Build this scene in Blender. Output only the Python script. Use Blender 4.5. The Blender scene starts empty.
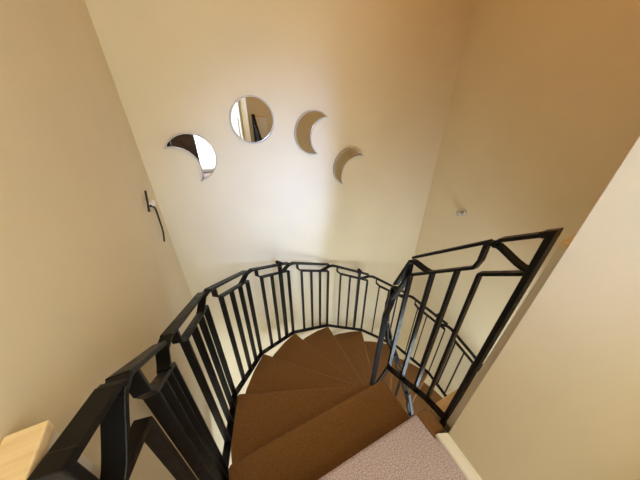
import bpy, bmesh, math, random
from mathutils import Vector, Matrix
random.seed(4)
S = bpy.context.scene
COL = S.collection
PI = math.pi

# ------------------------------------------------------------------ materials
def new_mat(name, color, rough=0.6, spec=0.5, metal=0.0):
    m = bpy.data.materials.new(name); m.use_nodes = True
    b = m.node_tree.nodes['Principled BSDF']
    b.inputs['Base Color'].default_value = (*color, 1)
    b.inputs['Roughness'].default_value = rough
    b.inputs['Metallic'].default_value = metal
    b.inputs['Specular IOR Level'].default_value = spec
    return m, m.node_tree, b

def noise(nt, scale, detail=3.0, rough=0.55):
    tc = nt.nodes.new('ShaderNodeTexCoord')
    n = nt.nodes.new('ShaderNodeTexNoise')
    n.inputs['Scale'].default_value = scale
    n.inputs['Detail'].default_value = detail
    n.inputs['Roughness'].default_value = rough
    nt.links.new(tc.outputs['Object'], n.inputs['Vector'])
    return n

def ramp_to(nt, src, dst, stops):
    r = nt.nodes.new('ShaderNodeValToRGB')
    el = r.color_ramp.elements
    while len(el) < len(stops): el.new(0.5)
    for e, (p, c) in zip(el, stops):
        e.position = p; e.color = (*c, 1)
    nt.links.new(src, r.inputs['Fac']); nt.links.new(r.outputs['Color'], dst)

def bump(nt, b, src, strength, dist):
    bp = nt.nodes.new('ShaderNodeBump')
    bp.inputs['Strength'].default_value = strength
    bp.inputs['Distance'].default_value = dist
    nt.links.new(src, bp.inputs['Height']); nt.links.new(bp.outputs['Normal'], b.inputs['Normal'])

def wall_paint(name, c):
    m, nt, b = new_mat(name, c, 0.75, 0.25)
    n = noise(nt, 3.0, 2)
    ramp_to(nt, n.outputs['Fac'], b.inputs['Base Color'],
            [(0.3, tuple(x * 0.975 for x in c)), (0.7, tuple(min(1, x * 1.02) for x in c))])
    n2 = noise(nt, 120, 4)
    bump(nt, b, n2.outputs['Fac'], 0.13, 0.002)
    return m
M_WALL = wall_paint('cream_emulsion', (0.73, 0.64, 0.45))
M_CEIL = wall_paint('ceiling_white', (0.8, 0.74, 0.64))
M_TRIM, _, _ = new_mat('cream_gloss_paint', (0.80, 0.74, 0.62), 0.4)

M_BROWN, nt, b = new_mat('brown_stair_carpet', (0.2, 0.1, 0.04), 0.95, 0.1)
n = noise(nt, 260, 3, 0.7)
ramp_to(nt, n.outputs['Fac'], b.inputs['Base Color'], [(0.3, (0.15, 0.068, 0.020)), (0.7, (0.315, 0.155, 0.055))])
bump(nt, b, n.outputs['Fac'], 0.6, 0.004)
b.inputs['Sheen Weight'].default_value = 0.15

M_LAND, nt, b = new_mat('mottled_landing_carpet', (0.3, 0.22, 0.19), 0.95, 0.1)
n = noise(nt, 210, 3, 0.75)
ramp_to(nt, n.outputs['Fac'], b.inputs['Base Color'],
        [(0.32, (0.28, 0.185, 0.165)), (0.5, (0.52, 0.41, 0.40)), (0.68, (0.80, 0.69, 0.69))])
bump(nt, b, n.outputs['Fac'], 0.7, 0.005)
b.inputs['Sheen Weight'].default_value = 0.15

M_BLACK, nt, b = new_mat('black_painted_steel', (0.0045, 0.004, 0.0038), 0.4, 0.22)
n = noise(nt, 40, 3)
ramp_to(nt, n.outputs['Fac'], b.inputs['Roughness'], [(0.3, (0.33,) * 3), (0.7, (0.48,) * 3)])
n2 = noise(nt, 260, 2); bump(nt, b, n2.outputs['Fac'], 0.08, 0.002)
# worn paint: a few bare flecks
n3 = noise(nt, 34, 5, 0.7)
ramp_to(nt, n3.outputs['Fac'], b.inputs['Base Color'],
        [(0.0, (0.0045, 0.004, 0.0038)), (0.745, (0.0045, 0.004, 0.0038)), (0.76, (0.55, 0.5, 0.45))])

M_WOOD, nt, b = new_mat('pale_varnished_pine', (0.75, 0.56, 0.31), 0.35)
tc = nt.nodes.new('ShaderNodeTexCoord'); mp = nt.nodes.new('ShaderNodeMapping')
mp.inputs['Scale'].default_value = (6, 60, 60)
nz = nt.nodes.new('ShaderNodeTexNoise'); nz.inputs['Scale'].default_value = 1.5
nt.links.new(tc.outputs['Object'], mp.inputs['Vector']); nt.links.new(mp.outputs['Vector'], nz.inputs['Vector'])
ramp_to(nt, nz.outputs['Fac'], b.inputs['Base Color'], [(0.3, (0.76, 0.57, 0.32)), (0.7, (0.88, 0.72, 0.46))])

M_GLASS, nt, b = new_mat('mirror_silver', (0.86, 0.86, 0.84), 0.015, 0.5, 1.0)
n = noise(nt, 8, 1); bump(nt, b, n.outputs['Fac'], 0.02, 0.002)
M_FRAME, nt, b = new_mat('champagne_frame', (0.46, 0.41, 0.33), 0.45, 0.5, 0.3)
n = noise(nt, 90, 2); bump(nt, b, n.outputs['Fac'], 0.1, 0.001)
M_KNOB, nt, b = new_mat('white_plastic', (0.82, 0.80, 0.75), 0.35)
M_SATIN, nt, b = new_mat('satin_metal', (0.62, 0.60, 0.56), 0.3, 0.5, 0.7)
M_IRON, nt, b = new_mat('dark_bronze_wire', (0.045, 0.028, 0.018), 0.45, 0.5, 0.4)
M_DARKWOOD, nt, b = new_mat('dark_brown_wood', (0.045, 0.02, 0.012), 0.5)
n = noise(nt, 14, 3); ramp_to(nt, n.outputs['Fac'], b.inputs['Base Color'], [(0.3, (0.03, 0.014, 0.009)), (0.7, (0.065, 0.03, 0.018))])
M_WINFRAME, _, _ = new_mat('white_upvc', (0.85, 0.85, 0.85), 0.35)
M_LINO, nt, b = new_mat('lower_floor_boards', (0.42, 0.30, 0.18), 0.5)
n = noise(nt, 20, 3); ramp_to(nt, n.outputs['Fac'], b.inputs['Base Color'], [(0.3, (0.36, 0.25, 0.15)), (0.7, (0.48, 0.35, 0.21))])

def emit(name, col, strength):
    m = bpy.data.materials.new(name); m.use_nodes = True
    nt = m.node_tree; nt.nodes.clear()
    o = nt.nodes.new('ShaderNodeOutputMaterial'); e = nt.nodes.new('ShaderNodeEmission')
    e.inputs['Color'].default_value = (*col, 1); e.inputs['Strength'].default_value = strength
    nt.links.new(e.outputs[0], o.inputs[0]); return m
M_DAY = emit('daylit_window_pane', (0.875, 0.93, 1.0), 5.6)
M_DAY_LOW = emit('daylit_lower_pane', (0.76, 0.855, 1.0), 7.0)
M_DAY_SIDE = emit('daylit_side_pane', (0.74, 0.90, 1.0), 13.0)
M_BULB = emit('warm_lamp_glass', (1.0, 0.5, 0.15), 2.0)

# ------------------------------------------------------------------ helpers
def obj(name, bm, mat, parent=None, smooth=False, bevel=0.0):
    bmesh.ops.remove_doubles(bm, verts=bm.verts, dist=1e-6)
    bmesh.ops.recalc_face_normals(bm, faces=bm.faces)
    me = bpy.data.meshes.new(name); bm.to_mesh(me); bm.free()
    me.materials.append(mat)
    if smooth:
        for p in me.polygons: p.use_smooth = True
    o = bpy.data.objects.new(name, me); COL.objects.link(o)
    if parent:
        o.parent = parent
        w = Vector((0, 0, 0)); q = parent
        while q: w += q.location; q = q.parent
        o.location = -w                            # meshes are built in world coordinates
    if bevel:
        md = o.modifiers.new('edge', 'BEVEL'); md.width = bevel; md.segments = 2
        md.limit_method = 'ANGLE'; md.angle_limit = math.radians(40)
    return o

def tag(o, label, cat, group=None):
    o['label'] = label; o['category'] = cat
    if group: o['group'] = group
    return o

def thing(name, label, cat, loc=(0, 0, 0), group=None):
    o = bpy.data.objects.new(name, None); COL.objects.link(o)
    o.location = loc; o.empty_display_size = 0.1
    return tag(o, label, cat, group)

def struct(name, bm, mat, bevel=0.0):
    o = obj(name, bm, mat, bevel=bevel); o['kind'] = 'structure'; return o

def add_box(bm, x0, x1, y0, y1, z0, z1):
    v = [bm.verts.new((x, y, z)) for z in (z0, z1) for y in (y0, y1) for x in (x0, x1)]
    for f in ((0, 2, 3, 1), (4, 5, 7, 6), (0, 1, 5, 4), (2, 6, 7, 3), (0, 4, 6, 2), (1, 3, 7, 5)):
        bm.faces.new([v[i] for i in f])

def box(*a):
    bm = bmesh.new(); add_box(bm, *a); return bm

def add_prism(bm, poly, z0, z1):
    lo = [bm.verts.new((x, y, z0)) for x, y in poly]; hi = [bm.verts.new((x, y, z1)) for x, y in poly]
    bm.faces.new(lo[::-1]); bm.faces.new(hi)
    n = len(poly)
    for i in range(n): bm.faces.new((lo[i], lo[(i + 1) % n], hi[(i + 1) % n], hi[i]))

def add_strip(bm, pts, wid, width, thick, closed=False):
    """Flat bar bent along pts; wid = list of unit vectors giving the wide direction at each point."""
    n = len(pts); rings = []
    for i in range(n):
        p = Vector(pts[i]); w = Vector(wid[i]).normalized()
        a = (Vector(pts[i]) - Vector(pts[i - 1])).normalized() if i else None
        c = (Vector(pts[i + 1]) - Vector(pts[i])).normalized() if i < n - 1 else None
        t = (a + c).normalized() if (a and c and (a + c).length > 1e-4) else (a or c)
        k = 1.0
        if a and c:
            k = 1.0 / max(0.5, t.dot(c))
        nn = t.cross(w).normalized()
        rings.append([bm.verts.new(p + w * sx * width / 2 + nn * sy * thick / 2 * k)
                      for sx, sy in ((-1, -1), (1, -1), (1, 1), (-1, 1))])
    for i in range(n - 1):
        for j in range(4):
            bm.faces.new((rings[i][j], rings[i][(j + 1) % 4], rings[i + 1][(j + 1) % 4], rings[i + 1][j]))
    bm.faces.new(rings[0][::-1]); bm.faces.new(rings[-1])

def add_tube(bm, pts, r, seg=10, r_end=None):
    n = len(pts); rings = []
    up = Vector((0.13, 0.21, 0.97)).normalized()
    for i in range(n):
        p = Vector(pts[i])
        t = (Vector(pts[min(i + 1, n - 1)]) - Vector(pts[max(i - 1, 0)])).normalized()
        x = t.cross(up).normalized(); y = t.cross(x)
        rr = r if r_end is None else r + (r_end - r) * i / (n - 1)
        rings.append([bm.verts.new(p + (x * math.cos(2 * PI * k / seg) + y * math.sin(2 * PI * k / seg)) * rr) for k in range(seg)])
    for i in range(n - 1):
        for k in range(seg):
            bm.faces.new((rings[i][k], rings[i][(k + 1) % seg], rings[i + 1][(k + 1) % seg], rings[i + 1][k]))
    bm.faces.new(rings[0][::-1]); bm.faces.new(rings[-1])

def add_lathe(bm, prof, centre, axis, seg=24):
    """profile (radius, along) turned about axis through centre."""
    ax = Vector(axis).normalized(); x = ax.orthogonal().normalized(); y = ax.cross(x)
    rings = []
    for r, h in prof:
        c = Vector(centre) + ax * h
        rings.append([bm.verts.new(c + (x * math.cos(2 * PI * k / seg) + y * math.sin(2 * PI * k / seg)) * max(r, 1e-4)) for k in range(seg)])
    for i in range(len(rings) - 1):
        for k in range(seg):
            bm.faces.new((rings[i][k], rings[i][(k + 1) % seg], rings[i + 1][(k + 1) % seg], rings[i + 1][k]))
    bm.faces.new(rings[0][::-1]); bm.faces.new(rings[-1])

# ------------------------------------------------------------------ measures (landing floor is z = 0)
UL, UR, VB = -0.255, 2.117, 1.70          # left wall, right wall, back wall
US, VS = 0.657, 0.178                     # partition wall corner
VR = -1.3                                 # rear wall behind the camera
USR = US - 0.05 * (VS + 1.3)                # the partition is not quite parallel to the left wall
ZC, ZF = 2.25, -3.37                      # ceiling, lower floor
CX, CY = 0.9097, 0.5613                   # axis of the spiral
RISE, STEP, A0 = 0.2106, 22.68, 202.77
RO, RI = 1.082, 0.233
RAIL = 0.84
LAND_V = 0.292
def ang(k): return math.radians(A0 - STEP * k)

# ------------------------------------------------------------------ the setting
struct('wall_left', box(UL - 0.1, UL, VR - 0.1, VB + 0.1, ZF, ZC), M_WALL)
struct('wall_back', box(UL, UR, VB, VB + 0.1, ZF, ZC), M_WALL)
struct('wall_right', box(UR, UR + 0.1, -1.3, VB + 0.1, ZF, ZC), M_WALL)
# partition between the landing and the well: its corner is slightly out of plumb
bm = bmesh.new()
lean = 0.0215
v = []
for z in (-0.24, ZC):
    d = -lean * z / 1.15 if z > 0 else 0
    for (x, y) in ((USR, VR), (UR, VR), (UR, VS + d), (US, VS + d)):
        v.append(bm.verts.new((x, y, z)))
for f in ((3, 2, 1, 0), (4, 5, 6, 7), (0, 1, 5, 4), (1, 2, 6, 5), (2, 3, 7, 6), (3, 0, 4, 7)):
    bm.faces.new([v[i] for i in f])
struct('wall_partition', bm, M_WALL)
struct('wall_rear', box(UL, US, VR - 0.1, VR, -0.24, ZC), M_WALL)
struct('wall_rear_lower', box(UL, UR, -1.3, -1.2, ZF, -0.24), M_WALL)
struct('ceiling', box(UL - 0.1, UR + 0.1, VR - 0.1, VB + 0.1, ZC, ZC + 0.1), M_CEIL)
bm = bmesh.new(); add_prism(bm, [(UL, VR), (US, VR), (US, 0.17), (US, 0.19), (0.615, 0.19), (0.615, LAND_V), (UL, LAND_V)], -0.235, 0.0)
struct('floor', bm, M_LAND, bevel=0.012)
struct('floor_lower', box(UL - 0.1, UR + 0.1, -1.3, VB + 0.1, ZF - 0.1, ZF), M_LINO)

# skirting on the partition, moulded top edge
bm = bmesh.new()
prof = [(0, 0), (-0.036, 0), (-0.036, 0.016), (-0.032, 0.021), (-0.012, 0.029), (0, 0.030)]
for v0, v1 in ((-0.14, 0.176),):
    a = [bm.verts.new((USR + (v0 - VR) * (US - USR) / (VS - VR) + x, v0, z)) for x, z in prof]; c = [bm.verts.new((US + x, v1 - x / 0.036 * 0.020, z)) for x, z in prof]
    n = len(prof)
    for i in range(n): bm.faces.new((a[i], a[(i + 1) % n], c[(i + 1) % n], c[i]))
    bm.faces.new(a[::-1]); bm.faces.new(c)
struct('baseboard_right', bm, M_TRIM)
bm = box(UL, UL + 0.018, VR, 0.18, 0, 0.09)
struct('baseboard_left', bm, M_TRIM, bevel=0.004)
# timber ledge at the foot of the partition, over the well
struct('trim_1', box(0.722, UR, VS + 0.0015, 0.285, -0.12, -0.004), M_WOOD, bevel=0.004)

# windows behind the camera (landing) and downstairs
def window(name, x0, x1, y, z0, z1, pane_mat, facing=1):
    t = 0.05
    bm = bmesh.new()
    ys = (y, y + 0.04 * facing); ya, yb = min(ys), max(ys)
    add_box(bm, x0, x0 + t, ya, yb, z0, z1); add_box(bm, x1 - t, x1, ya, yb, z0, z1)
    add_box(bm, x0 + t, x1 - t, ya, yb, z0, z0 + t); add_box(bm, x0 + t, x1 - t, ya, yb, z1 - t, z1)
    f = struct(name, bm, M_WINFRAME)
    p = obj('pane', box(x0 + t, x1 - t, y + 0.008 * facing, y + 0.014 * facing, z0 + t, z1 - t), pane_mat, f)
    return f
window('window_1', -0.2, 0.585, VR, 0.02, 1.88, M_DAY)
window('window_2', -0.15, 1.7, -1.2, -2.3, -0.7, M_DAY_LOW)

# white door added on the partition, unseen, so the round mirror reflects white
M_DOOR, nt, b = new_mat('white_door_gloss', (0.86, 0.87, 0.88), 0.35)
def ud(v): return USR + (v - VR) * (US - USR) / (VS - VR)
bm = bmesh.new(); add_prism(bm, [(ud(-1.12), -1.12), (ud(-0.155), -0.155), (ud(-0.155) - 0.022, -0.155), (ud(-1.12) - 0.022, -1.12)], 0.012, 1.95)
dr = struct('stand_in_door', bm, M_DOOR, bevel=0.004)
bm = bmesh.new()
for z0, z1 in ((0.2, 0.85), (1.05, 1.78)):
    add_prism(bm, [(ud(-1.0) - 0.021, -1.0), (ud(-0.27) - 0.021, -0.27), (ud(-0.27) - 0.030, -0.27), (ud(-1.0) - 0.030, -1.0)], z0, z1)
obj('door_panel', bm, M_DOOR, dr, bevel=0.006)
bm = bmesh.new(); add_lathe(bm, [(0.024, 0.0), (0.024, 0.006), (0.009, 0.009), (0.009, 0.035), (0.022, 0.042), (0.026, 0.055), (0.016, 0.066), (0.0, 0.068)], (ud(-1.06) - 0.022, -1.06, 0.98), (-1, 0, 0), 20)
obj('door_knob', bm, M_SATIN, dr, smooth=True)

# glazed opening downstairs in the right wall
bm = bmesh.new()
y0_, y1_, z0_, z1_, t_ = -1.05, -0.25, -2.7, -0.45, 0.05
for a_ in ((y0_, y0_ + t_, z0_, z1_), (y1_ - t_, y1_, z0_, z1_), (y0_ + t_, y1_ - t_, z0_, z0_ + t_), (y0_ + t_, y1_ - t_, z1_ - t_, z1_)):
    add_box(bm, UR - 0.04, UR, *a_)
f = struct('window_3', bm, M_WINFRAME)
obj('pane', box(UR - 0.014, UR - 0.008, y0_ + t_, y1_ - t_, z0_ + t_, z1_ - t_), M_DAY_SIDE, f)

# ------------------------------------------------------------------ staircase
def corner(k, r):
    if k <= 0:
        return (CX - r, LAND_V)
    a = ang(k); return (CX + r * math.cos(a), CY + r * math.sin(a))
NT = 15
stair = thing('spiral_staircase', 'brown carpeted winding spiral stairs descending clockwise from the landing', 'staircase', (CX, CY, ZF))
for k in range(1, NT + 1):
    z = -RISE * k
    if k == 1:
        poly = [(CX - RO - 0.016, LAND_V - 0.03), (0.685, LAND_V - 0.03), (0.685, CY), (CX - RO, CY), (CX - RO - 0.010, CY - 0.09)]
    else:
        o0, o1, i0, i1 = corner(k, RO), corner(k - 1, RO + 0.018) if k > 2 else (CX - RO - 0.018, CY), corner(k, RI), corner(k - 1, RI)
        # tuck the back edge a little under the tread above
        d = Vector((o1[0] - i1[0], o1[1] - i1[1])).normalized()
        n_ = Vector((-d.y, d.x))
        mid = Vector(((o0[0] + i0[0]) / 2 - i1[0], (o0[1] + i0[1]) / 2 - i1[1]))
        if n_.dot(mid) > 0: n_ = -n_
        tuck = 0.022
        arc_ = [corner(k - f_, RO + 0.018 * f_ + 0.002) for f_ in (0.33, 0.67)]
        poly = [i0, o0] + arc_ + [(o1[0] + n_.x * tuck, o1[1] + n_.y * tuck), (i1[0] + n_.x * tuck * 0.5, i1[1] + n_.y * tuck * 0.5)]
    bm = bmesh.new(); add_prism(bm, poly, z - 0.052, z)
    obj('tread', bm, M_BROWN, stair, bevel=0.013)
# brown carpet wrapped round the landing edge
bm = box(0.6155, 0.684, 0.19, LAND_V + 0.003, -0.2, -0.003)
obj('landing_edge_carpet', bm, M_BROWN, stair, bevel=0.014)

# ------------------------------------------------------------------ railings
class Rail:
    """Stations: integer k = joint over nosing k; the numbers fall going up."""
    def __init__(self, joints, bottom):                             # {k: (x, y, z of nosing line)}, {k: z of the foot}
        self.j = joints; self.b = bottom
    def bot(self, s):
        p = self.at(s, 0); ks = sorted(self.b); s = min(max(s, ks[0]), ks[-1])
        k = min(int(math.floor(s)), ks[-1] - 1); f = s - k
        p.z = self.b[k] * (1 - f) + self.b[k + 1] * f; return p
    def at(self, s, h):
        ks = sorted(self.j)
        s_ = min(max(s, ks[0]), ks[-1])
        k = int(math.floor(s_));
        if k == ks[-1]: k -= 1
        f = s - k
        a, b = Vector(self.j[k]), Vector(self.j[k + 1])
        return a + (b - a) * f + Vector((0, 0, h))
    def wide(self, s):
        ks = sorted(self.j)
        k = int(math.floor(min(max(s, ks[0]), ks[-1] - 1e-6)))
        a, b = Vector(self.j[k]), Vector(self.j[k + 1]); d = b - a
        return Vector((d.y, -d.x, 0)).normalized()
    def wide_s(self, s):                                            # mean of both sides at a joint
        return (self.wide(s - 0.01) + self.wide(s + 0.01)).normalized()

def build_railing(root, R, panels, bal_s, drop, W_TOP, T_TOP, W_BAL, T_BAL, posts=(), link_to=0.24, link_h=None, drop_s=0.80, corner_s=0.71, end_bar=True, bar_s=(0.0, 0.90)):
    """One panel per tread: flat top bar, second rail bent down into the low end bar, bars between, and a
    link that runs from the top bar's upper end down on to the next panel's second rail."""
    for k in panels:                                                # panel between joint k (low end) and k - 1 (up end)
        st = lambda s: k - s
        wk = R.wide(st(0.5))
        bm = bmesh.new()
        add_strip(bm, [R.at(st(bar_s[0]), RAIL), R.at(st(bar_s[1]), RAIL)], [wk, wk], W_TOP, T_TOP)
        if k == 0:                                                  # the first bar curls round on to the link below it
            b0 = bar_s[0]
            add_strip(bm, [R.at(st(s), RAIL + h) for s, h in ((b0 + 0.02, 0.0), (b0 - 0.06, -0.002), (b0 - 0.10, -0.008), (b0 - 0.07, -0.016), (b0 + 0.05, -0.022))], [wk] * 5, W_TOP, T_TOP * 0.8)
        panel = obj('rail_panel', bm, M_BLACK, root, bevel=0.0022)
        bm = bmesh.new()
        if drop_s is not None:
            path = [(drop_s, -0.002), (drop_s, -drop * 0.72), (corner_s, -drop)]
        else:
            path = [(corner_s, -drop)]
        P = [R.at(st(s), RAIL + h) for s, h in path + [(0.02, -drop), (0.012, -drop - 0.008)]]
        if end_bar: P.append(Vector((P[-1].x, P[-1].y, R.bot(st(0.012)).z)))
        add_strip(bm, P, [wk] * len(P), W_BAL, T_BAL)
        obj('second_rail', bm, M_BLACK, panel, bevel=0.0018)
        if (k - 1) >= min(R.j) + 1:
            dh = drop if link_h is None else link_h
            def sm(t): return t * t * (3 - 2 * t)
            b1 = bar_s[1]; L = 1.0 + link_to - b1
            ss = [(b1 - 0.045, -0.001)] + [(b1 + L * t, -0.003 - (dh + 0.001) * (0.55 * t + 0.45 * sm(t))) for t in (0, 0.14, 0.28, 0.42, 0.56, 0.7, 0.84, 1.0)]
            bm = bmesh.new()
            add_strip(bm, [R.at(st(s), RAIL + h) for s, h in ss], [R.wide_s(st(s)) for s, h in ss], W_TOP * 0.95, T_TOP)
            obj('link', bm, M_BLACK, panel, bevel=0.002)
        for i, s in enumerate(bal_s):
            thick = (k in posts and i == 0)
            top = R.at(st(s), RAIL - drop + (drop + 0.020 if thick else 0)); bot = R.bot(st(s))
            bm = bmesh.new()
            add_strip(bm, [bot, top], [R.wide(st(s))] * 2, W_BAL * (1.05 if thick else 1), T_BAL * (1.9 if thick else 1))
            bo = obj('post' if thick else 'baluster', bm, M_BLACK, root, bevel=0.0018)
            if thick:
                w = R.wide(st(s)); c = R.at(st(s), RAIL + 0.016); td = Vector((-w.y, w.x, 0))
                bm = bmesh.new()
                add_lathe(bm, [(0.007, -0.032), (0.013, -0.030), (0.013, -0.019), (0.007, -0.017), (0.007, 0.017), (0.013, 0.019), (0.013, 0.030), (0.007, 0.032)], c, w, 12)
                u_ = Vector((0, 0, 1))
                add_strip(bm, [c - td * 0.030 - u_ * 0.012, c - td * 0.006 + u_ * 0.002, c + td * 0.010 + u_ * 0.002, c + td * 0.030 - u_ * 0.018], [w] * 4, W_TOP * 1.12, 0.010)
                obj('clamp', bm, M_BLACK, bo, bevel=0.0015)

def bottom_rail(root, R, s0, s1, W, T):
    bm = bmesh.new()
    ks = [s0] + [k for k in range(int(math.ceil(s0 + 1e-6)), int(math.floor(s1 - 1e-6)) + 1)] + [s1]
    add_strip(bm, [R.bot(s) for s in ks], [R.wide_s(s) for s in ks], W, T)
    obj('bottom_rail', bm, M_BLACK, root, bevel=0.0018)

# outer railing round the wall side of the stairs
RR = RO + 0.019
jo = {}
for k in range(1, 13):
    x, y = corner(k, RR); jo[k] = (x, y, -RISE * k)
jo[0] = (-0.1775, 0.313, 0.0)
jo[-1] = (-0.1985, 0.204, 0.033)
RO_ = Rail(jo, {k: -RISE * k - 0.012 for k in range(-1, 13)} | {-1: -0.010})
outer = thing('stair_railing', 'long black steel railing curving round the outside of the stairs along the walls', 'railing', (-0.19, 0.3, -0.2))
build_railing(outer, RO_, range(2, 13), (0.24, 0.47, 0.71), 0.078, 0.034, 0.011, 0.028, 0.0115, {4, 6, 8, 10})
build_railing(outer, RO_, [1], (0.24, 0.47, 0.71), 0.090, 0.034, 0.011, 0.028, 0.0115, link_to=0.80, link_h=0.112, bar_s=(0.0, 0.93))
build_railing(outer, RO_, [0], (), 0.118, 0.031, 0.011, 0.028, 0.0115, drop_s=None, corner_s=0.95, bar_s=(0.10, 0.985))
bottom_rail(outer, RO_, -0.9, 12, 0.035, 0.012)
# end post beside the left wall
bm = bmesh.new()
e = RO_.at(-1, RAIL); w = RO_.wide(-0.5); d = Vector((w.y, -w.x, 0))
if d.y > 0: d = -d
add_strip(bm, [RO_.at(-0.85, RAIL), e, Vector((e.x, e.y, -0.002)) + d * 0.002], [w] * 3, 0.030, 0.014)
obj('end_post', bm, M_BLACK, outer, bevel=0.0025)

# inner railing: level start at the partition, then round the open well
UI = 0.703
ri = CX - UI
ji = {}; bi = {}
for k in range(1, 13):
    x, y = corner(k, ri); ji[k] = (x, y, -RISE * k); bi[k] = -RISE * k - 0.05
ji[0] = (UI, 0.316, -0.001); bi[0] = -0.006
ji[-1] = (UI + 0.006, 0.206, 0.078); bi[-1] = 0.006
bi[1] = -0.115
RI_ = Rail(ji, bi)
inner = thing('landing_railing', 'short black steel railing guarding the inner well beside the partition wall', 'railing', (UI, 0.3, -0.2))
build_railing(inner, RI_, [0], (), 0.118, 0.030, 0.010, 0.026, 0.010, drop_s=None, corner_s=0.97, bar_s=(0.16, 0.985))
build_railing(inner, RI_, [1], (0.39, 0.73), 0.090, 0.030, 0.010, 0.026, 0.010, link_to=0.95, link_h=0.105, drop_s=0.955, corner_s=0.92, bar_s=(0.0, 0.97))
build_railing(inner, RI_, [2], (), 0.090, 0.030, 0.010, 0.030, 0.012, link_to=0.39, end_bar=False)
build_railing(inner, RI_, [3], (), 0.090, 0.030, 0.010, 0.032, 0.018, link_to=0.39)
for k in range(4, 11):
    build_railing(inner, RI_, [k], (), 0.085, 0.030, 0.010, 0.030, 0.011, link_to=0.35, end_bar=k in (7, 10))
bottom_rail(inner, RI_, -0.9, 10, 0.026, 0.012)
bm = bmesh.new()
e = RI_.at(-1, RAIL); w = Vector((1, 0, 0))
add_strip(bm, [RI_.at(-0.85, RAIL), e, Vector((UI + 0.001, 0.2225, -0.13))], [w] * 3, 0.036, 0.016)
obj('end_post', bm, M_BLACK, inner, bevel=0.0025)

# ------------------------------------------------------------------ short boxed posts that carry the railing ends
def boxed_post(x0, x1, y0, y1, zb, label, zt=0.905, du=0.0, dv=0.0):
    t = thing('boxed_post', label, 'post', ((x0 + x1) / 2, (y0 + y1) / 2, zb))
    def out_of_plumb(bm):
        for v_ in bm.verts:
            if v_.co.z > 0: v_.co.x += du * v_.co.z; v_.co.y += dv * v_.co.z
        return bm
    obj('body', out_of_plumb(box(x0 + 0.002, x1 - 0.002, y0, y1 - 0.002, zb, zt - 0.015)), M_TRIM, t, bevel=0.002)
    obj('cap', out_of_plumb(box(x0, x1, y0, y1, zt - 0.015, zt)), M_WOOD, t, bevel=0.002)
boxed_post(0.701, 0.86, VS + 0.007, 0.213, -0.003, 'short cream boxed post with pale wooden cap against the partition wall', 0.905, 0.011, -0.0265)
boxed_post(UL + 0.0005, -0.2165, 0.10, 0.262, 0.0, 'short cream boxed post with pale wooden cap against the left wall', 0.878)

# ------------------------------------------------------------------ moon-phase mirrors on the back wall
def arc(c, r, a0, a1, n):
    return [(c[0] + r * math.cos(a0 + (a1 - a0) * i / n), c[1] + r * math.sin(a0 + (a1 - a0) * i / n)) for i in range(n + 1)]
def add_outline_prism(bm, outer_, y0, y1):
    a = [bm.verts.new((x, y0, z)) for x, z in outer_]; c = [bm.verts.new((x, y1, z)) for x, z in outer_]
    bm.faces.new(a); bm.faces.new(c[::-1]); n = len(a)
    for i in range(n): bm.faces.new((a[i], a[(i + 1) % n], c[(i + 1) % n], c[i]))
def add_ring(bm, o_, i_, y0, y1):
    n = len(o_); V = [[bm.verts.new((x, y, z)) for x, z in L] for L in (o_, i_) for y in (y0, y1)]
    o0, o1, i0, i1 = V
    for k in range(n):
        m = (k + 1) % n
        bm.faces.new((o0[k], o0[m], i0[m], i0[k])); bm.faces.new((o1[k], i1[k], i1[m], o1[m]))
        bm.faces.new((o0[k], o1[k], o1[m], o0[m])); bm.faces.new((i0[k], i0[m], i1[m], i1[k]))
def mirror(name, outline, inset, label, lean_x=0.0, lean_z=0.0):
    cx = sum(p[0] for p in outline) / len(outline); cz = sum(p[1] for p in outline) / len(outline)
    t = thing(name, label, 'mirror', (cx, VB, cz), 'moon phase mirrors on the back wall')
    bm = bmesh.new(); add_ring(bm, outline, inset, VB - 0.018, VB)
    obj('frame', bm, M_FRAME, t)
    bm = bmesh.new(); add_outline_prism(bm, inset, VB - 0.010, VB - 0.004)
    for v_ in bm.verts:                                             # hangs a hair forward at the top
        v_.co.y += -0.001 + lean_x * (v_.co.x - cx) - lean_z * (v_.co.z - cz)
    obj('mirror_glass', bm, M_GLASS, t)
def crescent(co, ro, ci, ri_, tipa, tipb, n=40):
    def th(c, p): return math.atan2(p[1] - c[1], p[0] - c[0])
    a0, a1 = th(co, tipa), th(co, tipb)
    # the outer arc is the long way round, away from the inner centre
    ax = math.atan2(co[1] - ci[1], co[0] - ci[0])
    def unwrap(a, ref):
        while a - ref > PI: a -= 2 * PI
        while a - ref < -PI: a += 2 * PI
        return a
    a0, a1 = unwrap(a0, ax), unwrap(a1, ax)
    b0, b1 = unwrap(th(ci, tipb), ax), unwrap(th(ci, tipa), ax)
    def shape(dr, k):
        aa, ab = a0 + (a1 - a0) * k, a1 + (a0 - a1) * k
        ba, bb = b0 + (b1 - b0) * k, b1 + (b0 - b1) * k
        return arc(co, ro - dr, aa, ab, n) + arc(ci, ri_ + dr, ba, bb, n)
    return shape(0, 0.0), shape(0.0065, 0.045)
def circ(c, r, n=64): return [(c[0] + r * math.cos(2 * PI * i / n), c[1] + r * math.sin(2 * PI * i / n)) for i in range(n)]
cc = (0.3805, 1.0455)
mirror('round_mirror', circ(cc, 0.134), circ(cc, 0.127), 'round full moon mirror in a thin frame on the back wall', -0.006, 0.014)
mirror('crescent_mirror', *crescent((-0.01, 0.858), 0.141, (-0.108, 0.785), 0.139, (-0.133, 0.921), (0.010, 0.717)),
       'leftmost crescent mirror, nearest the left wall, reflecting bright white light')
mirror('crescent_mirror', *crescent((0.794, 0.949), 0.143, (0.902, 0.915), 0.131, (0.903, 1.046), (0.825, 0.806)),
       'fat crescent mirror just right of the round mirror')
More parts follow.
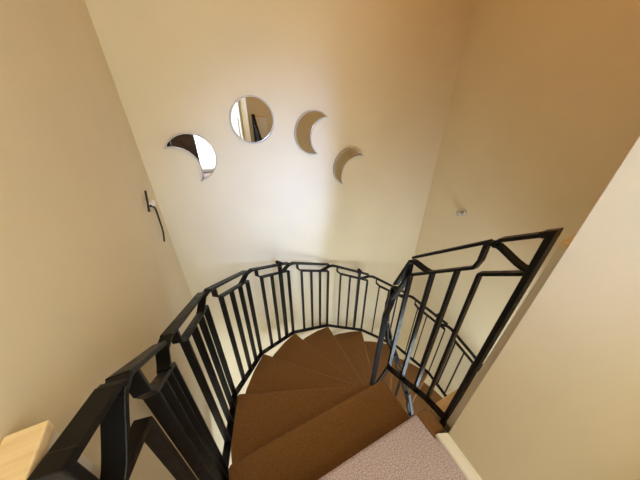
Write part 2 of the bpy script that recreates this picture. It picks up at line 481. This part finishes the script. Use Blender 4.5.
mirror('crescent_mirror', *crescent((1.105, 0.677), 0.144, (1.182, 0.612), 0.147, (1.229, 0.750), (1.046, 0.540)),
       'thin crescent mirror, lowest and rightmost of the four on the back wall')

# ------------------------------------------------------------------ wall ornament and knobs
t = thing('wall_ornament', 'dark curved wire ornament hung from a white knob on the left wall', 'wall ornament', (UL, 1.36, 0.70))
def spline(pts, n=8):
    out = []
    P = [pts[0]] + pts + [pts[-1]]
    for i in range(1, len(P) - 2):
        for j in range(n):
            u = j / n; p0, p1, p2, p3 = (Vector(P[i + q]) for q in (-1, 0, 1, 2))
            out.append(0.5 * ((2 * p1) + (p2 - p0) * u + (2 * p0 - 5 * p1 + 4 * p2 - p3) * u * u + (3 * p1 - p0 - 3 * p2 + p3) * u ** 3))
    out.append(Vector(pts[-1])); return out
xo = UL + 0.012
bm = bmesh.new(); add_tube(bm, spline([(xo, 1.405, 0.785), (xo + .004, 1.335, 0.752), (xo, 1.315, 0.712)]), 0.0048, 8)
obj('upper_arm', bm, M_IRON, t, smooth=True)
bm = bmesh.new(); add_tube(bm, spline([(xo, 1.395, 0.712), (xo + .004, 1.46, 0.672), (xo, 1.485, 0.60), (xo, 1.47, 0.535), (xo - .004, 1.425, 0.490)]), 0.0058, 8, 0.004)
obj('lower_arm', bm, M_IRON, t, smooth=True)
bm = bmesh.new(); add_lathe(bm, [(0.014, 0), (0.014, 0.004), (0.007, 0.008), (0.007, 0.018), (0.014, 0.022), (0.016, 0.030), (0.011, 0.037), (0.0, 0.039)], (UL, 1.385, 0.728), (1, 0, 0), 20)
obj('knob', bm, M_KNOB, t, smooth=True)
t = thing('wall_hook', 'small pale round knob hook fixed alone on the right wall', 'hook', (UR, 1.285, 0.24))
bm = bmesh.new(); add_lathe(bm, [(0.0, 0), (0.034, 0), (0.034, 0.005), (0.027, 0.010), (0.0, 0.0105)], (UR, 1.285, 0.240), (-1, 0, 0), 28)
obj('base_plate', bm, M_SATIN, t, smooth=True)
bm = bmesh.new(); add_lathe(bm, [(0.014, 0.008), (0.012, 0.036), (0.022, 0.043), (0.029, 0.055), (0.023, 0.068), (0.0, 0.072)], (UR, 1.285, 0.240), (-1, 0, 0), 28)
obj('knob', bm, M_SATIN, t, smooth=True)

# ------------------------------------------------------------------ dark box added behind the camera, stands in for the photographer's reflection
t = thing('stand_in_cabinet', 'added dark brown box behind the viewer, standing in for the photographer reflected in the leftmost crescent mirror', 'stand_in_cabinet', (-0.05, -1.05, 0))
obj('body', box(-0.235, 0.085, -1.22, -0.92, 0.0, 0.82), M_DARKWOOD, t, bevel=0.004)
obj('top', box(-0.245, 0.097, -1.225, -0.905, 0.82, 0.845), M_DARKWOOD, t, bevel=0.004)
for x0, x1, xk in ((-0.225, -0.079, -0.055), (-0.071, 0.075, -0.010)):
    d_ = obj('door', box(x0, x1, -0.92, -0.904, 0.06, 0.80), M_DARKWOOD, t, bevel=0.003)

# ------------------------------------------------------------------ lamps
def added_ceiling_lamp(x, y, label):  # unseen fitting, added to go with the warm stairwell light
    t = thing('added_ceiling_lamp', label, 'lamp', (x, y, ZC))
    bm = bmesh.new(); add_lathe(bm, [(0.0, 0), (0.075, 0.0), (0.078, 0.012), (0.05, 0.025), (0.0, 0.026)], (x, y, ZC), (0, 0, -1), 32)
    obj('ceiling_rose', bm, M_KNOB, t, smooth=True)
    bm = bmesh.new(); add_lathe(bm, [(0.0, 0.026), (0.045, 0.028), (0.085, 0.05), (0.10, 0.085), (0.085, 0.12), (0.045, 0.143), (0.0, 0.147)], (x, y, ZC), (0, 0, -1), 32)
    obj('shade', bm, M_BULB, t, smooth=True)
added_ceiling_lamp(1.15, 0.75, 'round warm glass ceiling lamp added unseen above the stairwell to warm the right wall')

def light(name, typ, loc, energy, col, **kw):
    L = bpy.data.lights.new(name, typ); L.energy = energy; L.color = col
    for a, b_ in kw.items(): setattr(L, a, b_)
    o = bpy.data.objects.new(name, L); COL.objects.link(o); o.location = loc; return o
LIT = {
    'day': (6.0, (0.345, 0.507, 1.0)), 'hall': (12.5, (1.0, 0.97, 0.60)), 'well': (5.0, (1.0, 0.36, 0.05))}
day = light('daylight_through_window', 'AREA', (0.39, VR + 0.06, 1.5), *LIT['day'], shape='RECTANGLE', size=0.17, size_y=0.55, spread=math.radians(36))
day.rotation_euler = (Vector((0.64, 1.7, 0.40)) - day.location).to_track_quat('-Z', 'Y').to_euler()
light('hall_bulb', 'POINT', (0.2, -0.75, 2.08), *LIT['hall'], shadow_soft_size=0.06)
light('added_well_bulb', 'POINT', (1.15, 0.75, ZC - 0.20), *LIT['well'], shadow_soft_size=0.09)  # added lamp, gives the right wall its golden tone

# ------------------------------------------------------------------ world, camera, view
W = bpy.data.worlds.new('world'); S.world = W; W.use_nodes = True
W.node_tree.nodes['Background'].inputs['Color'].default_value = (0.8, 0.85, 1, 1)
W.node_tree.nodes['Background'].inputs['Strength'].default_value = 0.3
cam = bpy.data.cameras.new('camera'); co = bpy.data.objects.new('camera', cam); COL.objects.link(co)
cam.sensor_width = 36.0; cam.lens = 36.0 * 247.8 / 640.0; cam.clip_start = 0.02
co.location = (0, 0, 1.2)
co.rotation_euler = (math.radians(90 - 31.025), 0, math.radians(-26.5))
S.camera = co
vs = S.view_settings
vs.view_transform = 'Standard'; vs.look = 'None'; vs.gamma = 1.0; vs.exposure = 0.0; vs.use_curve_mapping = False
S.cycles.max_bounces = 10; S.cycles.diffuse_bounces = 6
